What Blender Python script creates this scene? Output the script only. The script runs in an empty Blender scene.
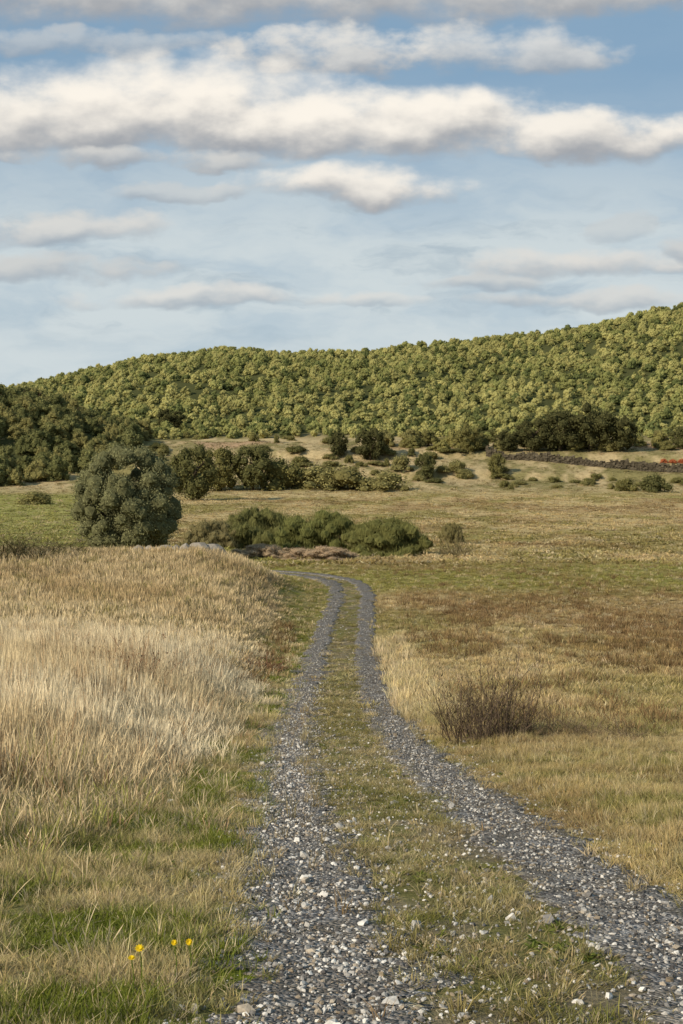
import bpy, bmesh, math, random
import numpy as np
C = bpy.context.scene.collection
F = 1422.0; HY = 480.0; CX = 341.5; CAMZ = 1.6
R0 = np.random.default_rng(7)

def lin(r, g, b, k=1.0):
    f = lambda c: ((c/255+.055)/1.055)**2.4 if c > 10 else c/255/12.92
    return np.array([f(r)*k, f(g)*k, f(b)*k])

# ---------------------------------------------------------------- noise
def _hash(ix, iy, seed):
    n = (ix.astype(np.int64)*374761393 + iy.astype(np.int64)*668265263 + seed*1442695041) & 0x7fffffff
    n = ((n ^ (n >> 13))*1274126177) & 0x7fffffff
    n = n ^ (n >> 16)
    return (n & 0xffff)/65535.0
def vnoise(x, y, seed=0):
    ix = np.floor(x); iy = np.floor(y); fx = x-ix; fy = y-iy
    fx = fx*fx*(3-2*fx); fy = fy*fy*(3-2*fy)
    a = _hash(ix, iy, seed); b = _hash(ix+1, iy, seed); c = _hash(ix, iy+1, seed); d = _hash(ix+1, iy+1, seed)
    return a+(b-a)*fx+(c-a)*fy+(a-b-c+d)*fx*fy
def fbm(x, y, seed=0, o=4):
    s = 0; a = .5; t = 0
    for i in range(o):
        s = s+a*vnoise(x, y, seed+i*17); t += a; a *= .55; x = x*2.03+3.1; y = y*2.03+1.7
    return s/t
def sst(a, b, x):
    t = np.clip((x-a)/(b-a), 0, 1); return t*t*(3-2*t)

# ---------------------------------------------------------------- terrain
_d = np.array([-120,-60,-20,0,3,5.3,7,8.3,11.8,20,32,51,75,100,130,170,220,300,350,380,400,430,460,1200.])
_z = np.array([-2,-1.5,.7,1.6,1.84,2.05,2.27,2.44,2.84,3.8,4.95,6.05,6.33,6.4,6.67,6.9,6.6,4.85,3.2,.3,-3.9,-8.5,-11.5,-12.])
_m = np.gradient(_z, _d)
_sl = np.diff(_z)/np.diff(_d)
for i in range(1, len(_d)-1):
    _m[i] = 0 if _sl[i-1]*_sl[i] <= 0 else 2*_sl[i-1]*_sl[i]/(_sl[i-1]+_sl[i])
def drop(d):
    d = np.clip(d, _d[0], _d[-1]-1e-3)
    i = np.clip(np.searchsorted(_d, d, side='right')-1, 0, len(_d)-2)
    h = _d[i+1]-_d[i]; t = (d-_d[i])/h
    return ((2*t**3-3*t**2+1)*_z[i]+(t**3-2*t**2+t)*h*_m[i]+(-2*t**3+3*t**2)*_z[i+1]+(t**3-t**2)*h*_m[i+1])
ctrl = np.array([(2.5,-60),(1.3,-12),(.88,0),(.8,5.3),(.74,7),(.64,8.3),(.46,11.8),(.12,20),(-.03,32),(.02,51),(.4,70),(.55,80),(-.1,89),(-2.4,95.5),(-6,99.5),(-12,103),(-26,108),(-60,116),(-110,140.)])
def catmull(P, n=24):
    out = []
    for i in range(len(P)-1):
        p0 = P[max(i-1,0)]; p1 = P[i]; p2 = P[i+1]; p3 = P[min(i+2,len(P)-1)]
        l = np.linalg.norm(p2-p1)
        m1 = (p2-p0)/max(np.linalg.norm(p1-p0)+l, 1e-6)*l if i else (p2-p1)
        m2 = (p3-p1)/max(l+np.linalg.norm(p3-p2), 1e-6)*l if i < len(P)-2 else (p2-p1)
        for t in np.arange(n)/n:
            out.append((2*t**3-3*t**2+1)*p1+(t**3-2*t**2+t)*m1+(-2*t**3+3*t**2)*p2+(t**3-t**2)*m2)
    out.append(P[-1]); return np.array(out)
CL = catmull(ctrl)
SA = CL[:-1]; SB = CL[1:]; SD = SB-SA; SL2 = (SD**2).sum(1)
def sdist(x, y):
    x = np.asarray(x, float); y = np.asarray(y, float)
    out = np.full(x.shape, 60.0)
    idx = np.where((y < 160))[0]
    for k in range(0, len(idx), 8000):
        j = idx[k:k+8000]
        px = x[j][:,None]-SA[:,0]; py = y[j][:,None]-SA[:,1]
        t = np.clip((px*SD[:,0]+py*SD[:,1])/SL2, 0, 1)
        qx = px-t*SD[:,0]; qy = py-t*SD[:,1]
        dd = qx*qx+qy*qy; m = dd.argmin(1); r = np.arange(len(j))
        cr = SD[m,0]*qy[r,m]-SD[m,1]*qx[r,m]
        out[j] = np.where(cr > 0, -1, 1)*np.sqrt(dd[r,m])
    return out
cpx = np.array([-600,-200,-60,0,30,60,100,150,200,250,300,350,400,450,500,550,600,640,683,800,1000,1500.])
cpy = np.array([455,440,408,392,382,374,366,357,353,348,350,352,343,338,337,333,323,313,304,285,270,290.])
def height(x, y, s):
    z = CAMZ-drop(y)
    hb = np.interp(y, [-60,0,8,15,32,42,52,62,76,86,96,120], [.05,.05,.1,.25,.8,.7,.9,1.35,2.15,1.9,1.0,.2])
    bank = sst(-1.25, np.interp(y,[0,30,60,90],[-5,-5,-7,-9.5]), s)*hb
    z = z+bank
    z = z+np.where(s > 0, sst(1.2, 2.6, s)*.12, 0)*(y < 130)
    nn = fbm(x*.08+5, y*.08, 3)-.5
    z = z+nn*np.interp(y, [0,20,60,200,400,600], [.1,.3,.5,.8,1.5,3])*sst(1.3, 6, np.abs(s))
    z = z+(fbm(x*.9, y*.9, 9, 3)-.5)*.08*sst(1.1, 1.8, np.abs(s))
    # wooded knoll at left
    k = np.sqrt(((x+108)/48)**2+((y-425)/48)**2)
    z = z+11.5*sst(1.15, .15, k)
    # small terrace steps
    z = z+1.6*sst(386,389,y+x*.10+10*(fbm(x*.02,y*0,44)-.5))*sst(470,430,y)+1.6*sst(405,408,y+x*.05+12*(fbm(x*.025,y*0,45)-.5))*sst(470,440,y)
    # long hill
    cz = (HY-np.interp(x*F/700+CX, cpx, cpy))*700/F-4.5+CAMZ
    t = np.clip((y-445)/(700-445), 0, 1)
    sh = 1-(1-t)**1.25
    z = z+(np.maximum(cz-z, 0))*sh*(y > 445)
    z = z+(fbm(x*.018, y*.014, 21, 3)-.5)*16*np.sin(np.pi*np.clip((y-445)/300,0,1))
    z = z-(sst(705, 1500, y))*90
    return z
def H(x, y):
    x = np.atleast_1d(np.asarray(x, float)); y = np.atleast_1d(np.asarray(y, float))
    return height(x, y, sdist(x, y))
def ground_at(px, py, d0=60, d1=700):
    d = np.arange(d0, d1, .5); x = (px-CX)/F*d
    z = H(x, d); yy = HY+F*(CAMZ-z)/d
    i = np.argmax(yy <= py)
    return x[i], d[i], z[i]

# ---------------------------------------------------------------- mesh helpers
def mk(name, V, Fs, mat=None, smooth=False, attrs=None):
    me = bpy.data.meshes.new(name)
    V = np.asarray(V, np.float32); me.vertices.add(len(V)); me.vertices.foreach_set('co', V.ravel())
    Fs = [np.asarray(f, np.int32) for f in (Fs if isinstance(Fs, list) else [Fs]) if len(f)]
    if Fs:
        loops = np.concatenate([f.ravel() for f in Fs])
        tot = np.concatenate([np.full(len(f), f.shape[1]) for f in Fs]).astype(np.int32)
        st = np.concatenate([[0], np.cumsum(tot)[:-1]]).astype(np.int32)
        me.loops.add(len(loops)); me.loops.foreach_set('vertex_index', loops)
        me.polygons.add(len(tot)); me.polygons.foreach_set('loop_start', st)
        me.polygons.foreach_set('loop_total', tot)
        me.polygons.foreach_set('use_smooth', np.full(len(tot), smooth))
    for k, a in (attrs or {}).items():
        a = np.asarray(a)
        if a.ndim == 1:
            if a.dtype.kind == 'i':
                me.attributes.new(k, 'INT', 'POINT').data.foreach_set('value', a.astype(np.int32))
            else:
                me.attributes.new(k, 'FLOAT', 'POINT').data.foreach_set('value', a.astype(np.float32))
        elif k.endswith('col'):
            c = np.ones((len(a), 4), np.float32); c[:, :3] = a
            me.attributes.new(k, 'FLOAT_COLOR', 'POINT').data.foreach_set('color', c.ravel())
        else:
            me.attributes.new(k, 'FLOAT_VECTOR', 'POINT').data.foreach_set('vector', a.astype(np.float32).ravel())
    me.update(calc_edges=True)
    if mat: me.materials.append(mat)
    return me
def ob(name, me, parent=None, loc=(0,0,0), rz=0, scale=(1,1,1)):
    o = bpy.data.objects.new(name, me); C.objects.link(o)
    o.location = loc; o.rotation_euler = (0,0,rz); o.scale = scale
    if parent: o.parent = parent
    return o
def tag(o, label=None, cat=None, group=None, kind=None):
    if label: o['label'] = label
    if cat: o['category'] = cat
    if group: o['group'] = group
    if kind: o['kind'] = kind
    return o
def strand(P0, D, L, B, W, prof, rng, flat=True):
    n = len(P0); k = len(prof); T = np.linspace(0, 1, k)
    P = P0[:,None,:]+D[:,None,:]*(L[:,None]*T)[:,:,None]+B[:,None,:]*(L[:,None]*T**2)[:,:,None]
    psi = rng.uniform(0, 2*np.pi, n)
    side = np.stack([np.cos(psi), np.sin(psi), rng.uniform(-.3,.3,n)], 1)
    off = side[:,None,:]*(W[:,None]*np.array(prof)[None,:])[:,:,None]
    V = np.stack([P-off, P+off], 2).reshape(-1, 3)
    b = (np.arange(n)*k*2)[:,None]+(np.arange(k-1)*2)[None,:]
    Q = np.stack([b, b+1, b+3, b+2], 2).reshape(-1, 4)
    hg = np.broadcast_to(T[None,:,None], (n,k,2)).reshape(-1)
    tn = np.broadcast_to(rng.uniform(.7,1.3,n)[:,None,None], (n,k,2)).reshape(-1)
    return V, Q, hg, tn, P
def tuft(rng, n, rad, h0, h1, lean, curve, w, prof):
    r = rad*np.sqrt(rng.random(n)); a = rng.uniform(0, 2*np.pi, n)
    P0 = np.stack([r*np.cos(a), r*np.sin(a), np.full(n, -.02)], 1)
    a2 = a+rng.normal(0, .9, n); l = np.abs(rng.normal(0, lean, n))
    D = np.stack([np.cos(a2)*l, np.sin(a2)*l, np.ones(n)], 1); D /= np.linalg.norm(D, axis=1)[:,None]
    c = np.abs(rng.normal(0, curve, n))
    B = np.stack([np.cos(a2)*c, np.sin(a2)*c, -c*.5], 1)
    L = rng.uniform(h0, h1, n); W = w*rng.uniform(.6, 1.3, n)
    return strand(P0, D, L, B, W, prof, rng)
bmi = bmesh.new(); bmesh.ops.create_icosphere(bmi, subdivisions=2, radius=1)
ICO2V = np.array([v.co[:] for v in bmi.verts]); ICO2F = np.array([[v.index for v in f.verts] for f in bmi.faces]); bmi.free()
bmi = bmesh.new(); bmesh.ops.create_icosphere(bmi, subdivisions=1, radius=1)
ICO1V = np.array([v.co[:] for v in bmi.verts]); ICO1F = np.array([[v.index for v in f.verts] for f in bmi.faces]); bmi.free()

def crown(rng, nclump, nleaf, leaf, cr=(.22,.36), zlo=.0, core=.72, full=.5, jit=.55, ct=.5, dome=False, vert=0., loose=.32, cv=.22, zs=.5):
    """unit crown: radius ~1 in x and y, z from zlo to 1; zs keeps the clumps round once scaled"""
    cs = []; rs = []
    for i in range(nclump):
        a = rng.uniform(0, 2*np.pi); r = rng.uniform(*cr)
        if dome:
            t = rng.uniform(0, 1); rr = max(0, 1-t*t)**full*(1-r)*rng.uniform(.7, 1.1); cz = t*(1-r*zs)
        else:
            t = rng.uniform(-.95, 1); rr = max(0, 1-t*t)**full*(1-r)*rng.uniform(.84, 1.06); cz = zlo+(1-zlo)*.5+t*((1-zlo)*.5-r*zs*.9)
        cs.append((rr*math.cos(a), rr*math.sin(a), cz)); rs.append(r)
    for i in range(max(3, nclump//5)):
        a = rng.uniform(0, 6.28); rr = rng.uniform(0, .4)
        cs.append((rr*math.cos(a), rr*math.sin(a), zlo+(1-zlo)*rng.uniform(.25,.6))); rs.append(cr[1]*1.3)
    cs = np.array(cs); rs = np.array(rs)
    p = rs**2/np.sum(rs**2); ci = rng.choice(len(cs), nleaf, p=p)
    d = rng.normal(size=(nleaf, 3)); d /= np.linalg.norm(d, axis=1)[:,None]
    ctone = rng.uniform(1-cv, 1+cv, len(cs))
    rad = rs[ci]*(.74+loose*rng.random(nleaf))
    P = cs[ci]+d*rad[:,None]*np.array([1,1,zs])
    P[:,2] = np.maximum(P[:,2], zlo*.6)
    N = d+rng.normal(0, jit, (nleaf,3)); N /= np.linalg.norm(N, axis=1)[:,None]
    rv = rng.normal(size=(nleaf,3))
    if vert: N[:,2] *= .4; N /= np.linalg.norm(N, axis=1)[:,None]; rv = np.cross(N, np.array([0,0,1.])+rng.normal(0,.25,(nleaf,3)))
    U = np.cross(N, rv); U /= np.linalg.norm(U, axis=1)[:,None]; W = np.cross(N, U)
    sz = leaf*rng.uniform(.6, 1.4, nleaf)[:,None]; wd = .22 if vert else .55
    zf = np.array([1,1,max(zs,.5)])
    q = np.stack([P-U*sz*(1+vert)*zf, P-W*sz*wd*zf, P+U*sz*(1+vert)*zf, P+W*sz*wd*zf], 1)
    V = q.reshape(-1, 3); Q = np.arange(nleaf*4).reshape(-1, 4)
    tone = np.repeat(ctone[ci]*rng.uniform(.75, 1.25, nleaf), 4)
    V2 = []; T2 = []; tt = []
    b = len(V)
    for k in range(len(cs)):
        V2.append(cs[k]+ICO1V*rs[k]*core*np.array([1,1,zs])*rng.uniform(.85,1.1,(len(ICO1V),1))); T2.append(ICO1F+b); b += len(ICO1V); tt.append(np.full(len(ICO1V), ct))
    V = np.concatenate([V]+V2); T = np.concatenate(T2)
    V[:,2] = np.maximum(V[:,2], -.02)
    return V, [Q, T], np.concatenate([tone]+tt)
def tube(pts, rad, n=7):
    pts = np.array(pts, float); V = []
    for i, p in enumerate(pts):
        t = pts[min(i+1,len(pts)-1)]-pts[max(i-1,0)]; t /= np.linalg.norm(t)
        u = np.cross(t, [0.3,.9,.1]); u /= np.linalg.norm(u); w = np.cross(t, u)
        for k in range(n):
            a = 2*math.pi*k/n; V.append(p+(u*math.cos(a)+w*math.sin(a))*rad[i])
    Q = [(i*n+k, i*n+(k+1)%n, (i+1)*n+(k+1)%n, (i+1)*n+k) for i in range(len(pts)-1) for k in range(n)]
    return np.array(V), np.array(Q)
def joinm(parts):
    V = []; Fs = []; b = 0
    for v, f in parts: V.append(v); Fs.append(f+b); b += len(v)
    return np.concatenate(V), np.concatenate(Fs)

# ---------------------------------------------------------------- materials
def newmat(name):
    m = bpy.data.materials.new(name); m.use_nodes = True; nt = m.node_tree; nt.nodes.clear()
    o = nt.nodes.new('ShaderNodeOutputMaterial'); return m, nt, o
def mathn(nt, op, a, b=None, c=None, clamp=False):
    n = nt.nodes.new('ShaderNodeMath'); n.operation = op; n.use_clamp = clamp
    for i, v in enumerate((a, b, c)):
        if v is None: continue
        if isinstance(v, (int, float)): n.inputs[i].default_value = v
        else: nt.links.new(v, n.inputs[i])
    return n.outputs[0]
def mixc(nt, f, a, b, mode='MIX'):
    n = nt.nodes.new('ShaderNodeMix'); n.data_type = 'RGBA'; n.blend_type = mode
    for i, v in ((0, f), (6, a), (7, b)):
        if isinstance(v, (int, float)): n.inputs[i].default_value = v
        elif isinstance(v, (tuple, list, np.ndarray)): n.inputs[i].default_value = (float(v[0]), float(v[1]), float(v[2]), 1)
        else: nt.links.new(v, n.inputs[i])
    return n.outputs[2]
def scalec(nt, col, f):
    n = nt.nodes.new('ShaderNodeVectorMath'); n.operation = 'SCALE'
    nt.links.new(col, n.inputs[0])
    if isinstance(f, (int, float)): n.inputs['Scale'].default_value = f
    else: nt.links.new(f, n.inputs['Scale'])
    return n.outputs[0]
def attr(nt, name, typ='GEOMETRY', out='Color'):
    n = nt.nodes.new('ShaderNodeAttribute'); n.attribute_name = name; n.attribute_type = typ; return n.outputs[out]
def leafmat(name, src, trans=.3, grad=None, tone=True, rough=.7):
    m, nt, o = newmat(name)
    if isinstance(src, str) and src == 'inst': col = attr(nt, 'tcol', 'INSTANCER')
    elif isinstance(src, str) and src == 'geo': col = attr(nt, 'tcol', 'GEOMETRY')
    elif isinstance(src, str): col = nt.nodes.new('ShaderNodeObjectInfo').outputs['Color']
    else:
        r = nt.nodes.new('ShaderNodeRGB'); r.outputs[0].default_value = (*[float(v) for v in src], 1); col = r.outputs[0]
    if tone: col = scalec(nt, col, attr(nt, 'tone', out='Fac'))
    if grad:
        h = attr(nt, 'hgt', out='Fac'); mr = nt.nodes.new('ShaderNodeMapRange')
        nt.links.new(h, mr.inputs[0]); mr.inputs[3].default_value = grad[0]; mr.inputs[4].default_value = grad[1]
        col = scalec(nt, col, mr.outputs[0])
    d = nt.nodes.new('ShaderNodeBsdfDiffuse'); nt.links.new(col, d.inputs[0])
    if trans:
        t = nt.nodes.new('ShaderNodeBsdfTranslucent'); mx = nt.nodes.new('ShaderNodeMixShader')
        nt.links.new(col, t.inputs[0]); mx.inputs[0].default_value = trans
        nt.links.new(d.outputs[0], mx.inputs[1]); nt.links.new(t.outputs[0], mx.inputs[2]); nt.links.new(mx.outputs[0], o.inputs[0])
    else: nt.links.new(d.outputs[0], o.inputs[0])
    return m
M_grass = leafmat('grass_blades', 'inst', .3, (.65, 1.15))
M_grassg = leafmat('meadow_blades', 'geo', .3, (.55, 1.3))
M_hill = leafmat('hill_foliage', 'inst', .1)
M_leaf = leafmat('foliage', 'obj', .12)
M_twig = leafmat('twigs', 'obj', 0.0)
def noisem(nt, scale, detail=4, rough=.6, vec=None):
    n = nt.nodes.new('ShaderNodeTexNoise'); n.inputs['Scale'].default_value = scale; n.inputs['Detail'].default_value = detail; n.inputs['Roughness'].default_value = rough
    if vec is None: vec = nt.nodes.new('ShaderNodeNewGeometry').outputs['Position']
    nt.links.new(vec, n.inputs['Vector']); return n
def ground_mat():
    m, nt, o = newmat('earth_and_grass')
    col = attr(nt, 'gcol')
    n1 = noisem(nt, 18, 5, .7).outputs[0]; n2 = noisem(nt, 1.3, 4, .65).outputs[0]
    f = mathn(nt, 'MULTIPLY', mathn(nt, 'MULTIPLY_ADD', n1, 1.5, .25), mathn(nt, 'MULTIPLY_ADD', n2, 1.1, .45))
    col = scalec(nt, col, f)
    b = nt.nodes.new('ShaderNodeBump'); b.inputs['Strength'].default_value = .8; b.inputs['Distance'].default_value = .06
    nt.links.new(n1, b.inputs['Height'])
    p = nt.nodes.new('ShaderNodeBsdfDiffuse'); nt.links.new(col, p.inputs[0]); nt.links.new(b.outputs[0], p.inputs['Normal'])
    nt.links.new(p.outputs[0], o.inputs[0]); return m
def track_mat():
    m, nt, o = newmat('gravel_track')
    v = nt.nodes.new('ShaderNodeTexVoronoi'); v.inputs['Scale'].default_value = 46
    nt.links.new(nt.nodes.new('ShaderNodeNewGeometry').outputs['Position'], v.inputs['Vector'])
    v2 = nt.nodes.new('ShaderNodeTexVoronoi'); v2.inputs['Scale'].default_value = 11
    nt.links.new(nt.nodes.new('ShaderNodeNewGeometry').outputs['Position'], v2.inputs['Vector'])
    n1 = noisem(nt, 2.2, 6, .7).outputs[0]; n3 = noisem(nt, 60, 3, .7).outputs[0]
    sp = nt.nodes.new('ShaderNodeSeparateColor'); nt.links.new(v.outputs['Color'], sp.inputs[0])
    sp2 = nt.nodes.new('ShaderNodeSeparateColor'); nt.links.new(v2.outputs['Color'], sp2.inputs[0])
    f = mathn(nt, 'MULTIPLY_ADD', mathn(nt, 'POWER', sp2.outputs[0], 4.), .5, mathn(nt, 'MULTIPLY', mathn(nt, 'POWER', sp.outputs[0], 3.), .75), True)
    col = mixc(nt, f, lin(88,84,81), lin(180,174,166))
    col = mixc(nt, mathn(nt, 'MULTIPLY_ADD', n1, 3.0, -1.2, True), col, lin(106,96,79))
    col = scalec(nt, col, mathn(nt, 'MULTIPLY_ADD', n3, 1.2, .4))
    b = nt.nodes.new('ShaderNodeBump'); b.inputs['Strength'].default_value = .9; b.inputs['Distance'].default_value = .02; b.invert = True
    nt.links.new(v.outputs['Distance'], b.inputs['Height'])
    p = nt.nodes.new('ShaderNodeBsdfDiffuse')
    nt.links.new(col, p.inputs[0]); nt.links.new(b.outputs[0], p.inputs['Normal']); nt.links.new(p.outputs[0], o.inputs[0]); return m
def rock_mat(name, src, c=None, lo=.4, amp=1.2, sc=3):
    m, nt, o = newmat(name)
    if src == 'inst': col = attr(nt, 'tcol', 'INSTANCER')
    else:
        r = nt.nodes.new('ShaderNodeRGB'); r.outputs[0].default_value = (*[float(v) for v in c], 1); col = r.outputs[0]
    tc = nt.nodes.new('ShaderNodeTexCoord').outputs['Object']
    n = noisem(nt, sc, 3, .7, tc).outputs[0]
    col = scalec(nt, col, mathn(nt, 'MULTIPLY_ADD', n, amp, lo))
    p = nt.nodes.new('ShaderNodeBsdfDiffuse')
    nt.links.new(col, p.inputs[0]); nt.links.new(p.outputs[0], o.inputs[0]); return m
M_ground = ground_mat(); M_track = track_mat(); M_peb = rock_mat('pebbles', 'inst'); M_rock = rock_mat('field_stone', 'c', lin(150,140,125))
M_wall = rock_mat('old_wall_stone', 'c', lin(84,76,62), -.3, 2.6, .8)
M_bark = rock_mat('bark', 'c', lin(80,68,55))

# ---------------------------------------------------------------- colour zones
STRAW = lin(202,182,138); PALE = lin(218,201,166); OLIVE = lin(154,140,88); BROWN = lin(144,117,80)
def mixv(a, b, t): return a+(b-a)*t[:,None]
def zone(x, y, s):
    n1 = fbm(x*.12, y*.05, 31); n2 = fbm(x*.5, y*.3, 32); n3 = fbm(x*2.2, y*1.8, 33)
    col = np.tile(OLIVE, (len(x), 1)); h = np.full(len(x), .14)
    f = sst(.34, .56, n1); col = mixv(col, lin(188,165,118), f)
    col = mixv(col, BROWN, sst(.46, .62, fbm(x*.07, y*.04, 35))*.55*(y < 320))
    # green strips round the bend
    g = np.maximum(sst(74, 84, y)*sst(112, 98, y)*sst(.34, .58, n2*.5+n1*.5+.08), .9*sst(80,90,y)*sst(160, 130, y)*sst(6,-6,x)*sst(.22, .46, n2+.06))
    col = mixv(col, lin(142,138,72), g*.8)
    g = sst(120,126,y)*sst(145,135,y)*sst(.42,.62,n1); col = mixv(col, lin(142,134,76), g*.45)
    g = sst(20, 26, y)*sst(62, 44, y)*sst(.45, .6, n2)*(s > 0)*sst(20,5,s)
    col = mixv(col, lin(136,130,70), g*.6)
    # heath in patches
    hp = fbm(x*.22, y*.10, 39)
    hh = sst(32, 44, y)*sst(86, 70, y)*sst(3, 6, s)*sst(.40, .62, hp*.45+n2*.55); col = mixv(col, lin(144,114,78), hh*.6)
    # left far field, green
    g = (x*F/np.maximum(y,1)+CX < 120)*sst(110,140,y)*sst(370,330,y); col = mixv(col, lin(150,146,84), g*.9)
    # far: straw
    g = sst(330, 375, y); col = mixv(col, mixv(np.tile(lin(180,159,118),(len(x),1)), lin(130,120,78), sst(.44,.62,n1*.6+n2*.4)), g)
    # verge right
    g = sst(34, 20, y)*(s > 1); col = mixv(col, lin(188,167,116), g*sst(.32, .52, n2)*.9); col = mixv(col, lin(124,124,60), g*sst(.48,.60,n3*.6+n2*.4)*.65); h = np.where(g > .3, .06+.09*n2, h)
    g = sst(22, 30, y)*sst(60, 48, y)*sst(2.8, 2.0, s)*(s > 1); col = mixv(col, STRAW, g*.9); h = h+g*.13
    # centre strip
    c = np.abs(s) < .62; cc = mixv(np.tile(lin(136,125,76),(len(x),1)), lin(174,157,112), sst(.33,.6,n2)); cc = mixv(cc, lin(120,122,58), sst(.52,.66,n3)*sst(30,12,y)*.6); col = np.where(c[:,None], cc, col); h = np.where(c, .03+.04*n3, h)
    # left verge
    l = (s < -1) & (y < 92)
    cc = mixv(np.tile(lin(114,120,48),(len(x),1)), lin(182,164,116), sst(.45, .55, n3*.6+n2*.4)); cc = mixv(cc, lin(136,126,70), sst(40,60,y)*.6)
    col = np.where(l[:,None], cc, col); h = np.where(l, .035+.10*n2, h)
    h = h*(.25+1.5*fbm(x*1.3, y*1.1, 36, 3))
    return col, h
def talledge(x, y): return np.interp(y, [0,5,8,12,16,22,32,50,70,90,110], [-5.2,-4.0,-3.1,-2.6,-2.25,-1.95,-2.0,-2.8,-3.6,-5,-5])+(fbm(x*1.1, y*.5, 51)-.5)*1.6

# ---------------------------------------------------------------- ground sheet
def build_ground():
    ys = np.concatenate([np.linspace(-80, 2, 60), np.geomspace(2.2, 130, 420), np.linspace(130.6, 760, 420)[0:], np.geomspace(775, 4500, 30)])
    t = np.linspace(-1, 1, 461); tt = .25*t+.75*np.sign(t)*np.abs(t)**2.6
    Y, T = np.meshgrid(ys, tt, indexing='ij')
    X = T*(45+.65*np.maximum(Y, 0)); x = X.ravel(); y = Y.ravel()
    s = sdist(x, y); z = height(x, y, s)
    z = z-.05*np.exp(-((np.abs(s)-.85)/.22)**2)*sst(45, 25, y)
    col, h = zone(x, y, s)
    tl = (s < talledge(x, y)) & (y < 95)
    col = col*np.interp(y, [30,120,330], [.78,.9,.95])[:,None]
    col = np.where(tl[:,None], lin(146,124,90), col)
    near = (np.abs(s) < .62); col = np.where(near[:,None], mixv(np.tile(lin(128,116,92),(len(x),1)), lin(118,112,68), sst(.4,.6,fbm(x*2,y*1.4,38))), col)
    pk = sst(410,414,y)*sst(432,424,y)*sst(.45,.6,fbm(x*.04,y*.02,37)); col = mixv(col, lin(174,142,112), pk*.8)
    fo = sst(440, 455, y); k = np.sqrt(((x+108)/48)**2+((y-425)/48)**2); fo = np.maximum(fo, sst(1.1,.95,k))
    col = mixv(col, lin(74,75,46), fo)
    n, m = Y.shape; i = np.arange(n-1)[:,None]*m+np.arange(m-1)[None,:]
    Q = np.stack([i, i+1, i+m+1, i+m], 2).reshape(-1, 4)
    tag(ob('ground', mk('ground', np.stack([x,y,z],1), Q, M_ground, True, {'gcol': col})), 'rolling dry meadow ground falling from the viewer and rising to the hill', 'ground', kind='structure')
build_ground()
def build_track():
    Vs = []; Qs = []; b = 0
    P = CL[(CL[:,1] > -30) & (CL[:,0] > -60)]
    seg = []
    for i in range(len(P)-1):
        l = np.linalg.norm(P[i+1]-P[i]); k = max(1, int(l/.05)) if abs(P[i,1]-15) < 14 else (max(1, int(l/.18)) if P[i,1] < 50 else max(1, int(l/.4)))
        for j in range(k): seg.append(P[i]+(P[i+1]-P[i])*j/k)
    P = np.array(seg); Tn = np.gradient(P, axis=0); Tn /= np.linalg.norm(Tn, axis=1)[:,None]; Nr = np.stack([Tn[:,1], -Tn[:,0]], 1)
    arc = np.concatenate([[0], np.cumsum(np.linalg.norm(np.diff(P, axis=0), axis=1))])
    for side in (-1, 1):
        am = 1.0 if side == -1 else .65
        def wob(q): return .31+am*(.20*(fbm(arc*1.3, arc*0+q, 61)-.5)*2+.24*(fbm(arc*5, arc*0+q, 62)-.5)*2+.20*(fbm(arc*19, arc*0+q, 63,2)-.5)*2)
        w0 = wob(side*3.+5); w1 = wob(side*7.+20)
        wn_ = sst(15,6,P[:,1])
        if side == -1: w0 = w0+.03+.13*wn_; w1 = w1+.02+.12*wn_
        else: w0 = w0+.02+.06*wn_; w1 = w1+.04+.12*wn_
        u = np.array([-1.25,-1,-.6,-.2,.2,.6,1,1.25])
        off = np.where(u[None,:] < 0, u[None,:]*w0[:,None], u[None,:]*w1[:,None])+side*.85
        xy = P[:,None,:]+Nr[:,None,:]*off[:,:,None]
        x = xy[:,:,0].ravel(); y = xy[:,:,1].ravel()
        z = height(x, y, off.ravel())+np.tile(np.array([-.07,.004,.0,.0,.0,.0,.004,-.07]), len(P))+np.clip(y,0,200)*.0006
        z = z-.02*sst(40,20,y)*np.exp(-((np.abs(off.ravel())-.85)/.22)**2)
        m = len(u); i = np.arange(len(P)-1)[:,None]*m+np.arange(m-1)[None,:]
        Q = np.stack([i, i+1, i+m+1, i+m], 2).reshape(-1, 4)+b
        Vs.append(np.stack([x,y,z],1)); Qs.append(Q); b += len(x)
    tag(ob('gravel_track', mk('gravel_track', np.concatenate(Vs), np.concatenate(Qs), M_track, True)), 'twin wheel ruts of grey gravel curving away to the left', 'track', kind='structure')
build_track()

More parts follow.
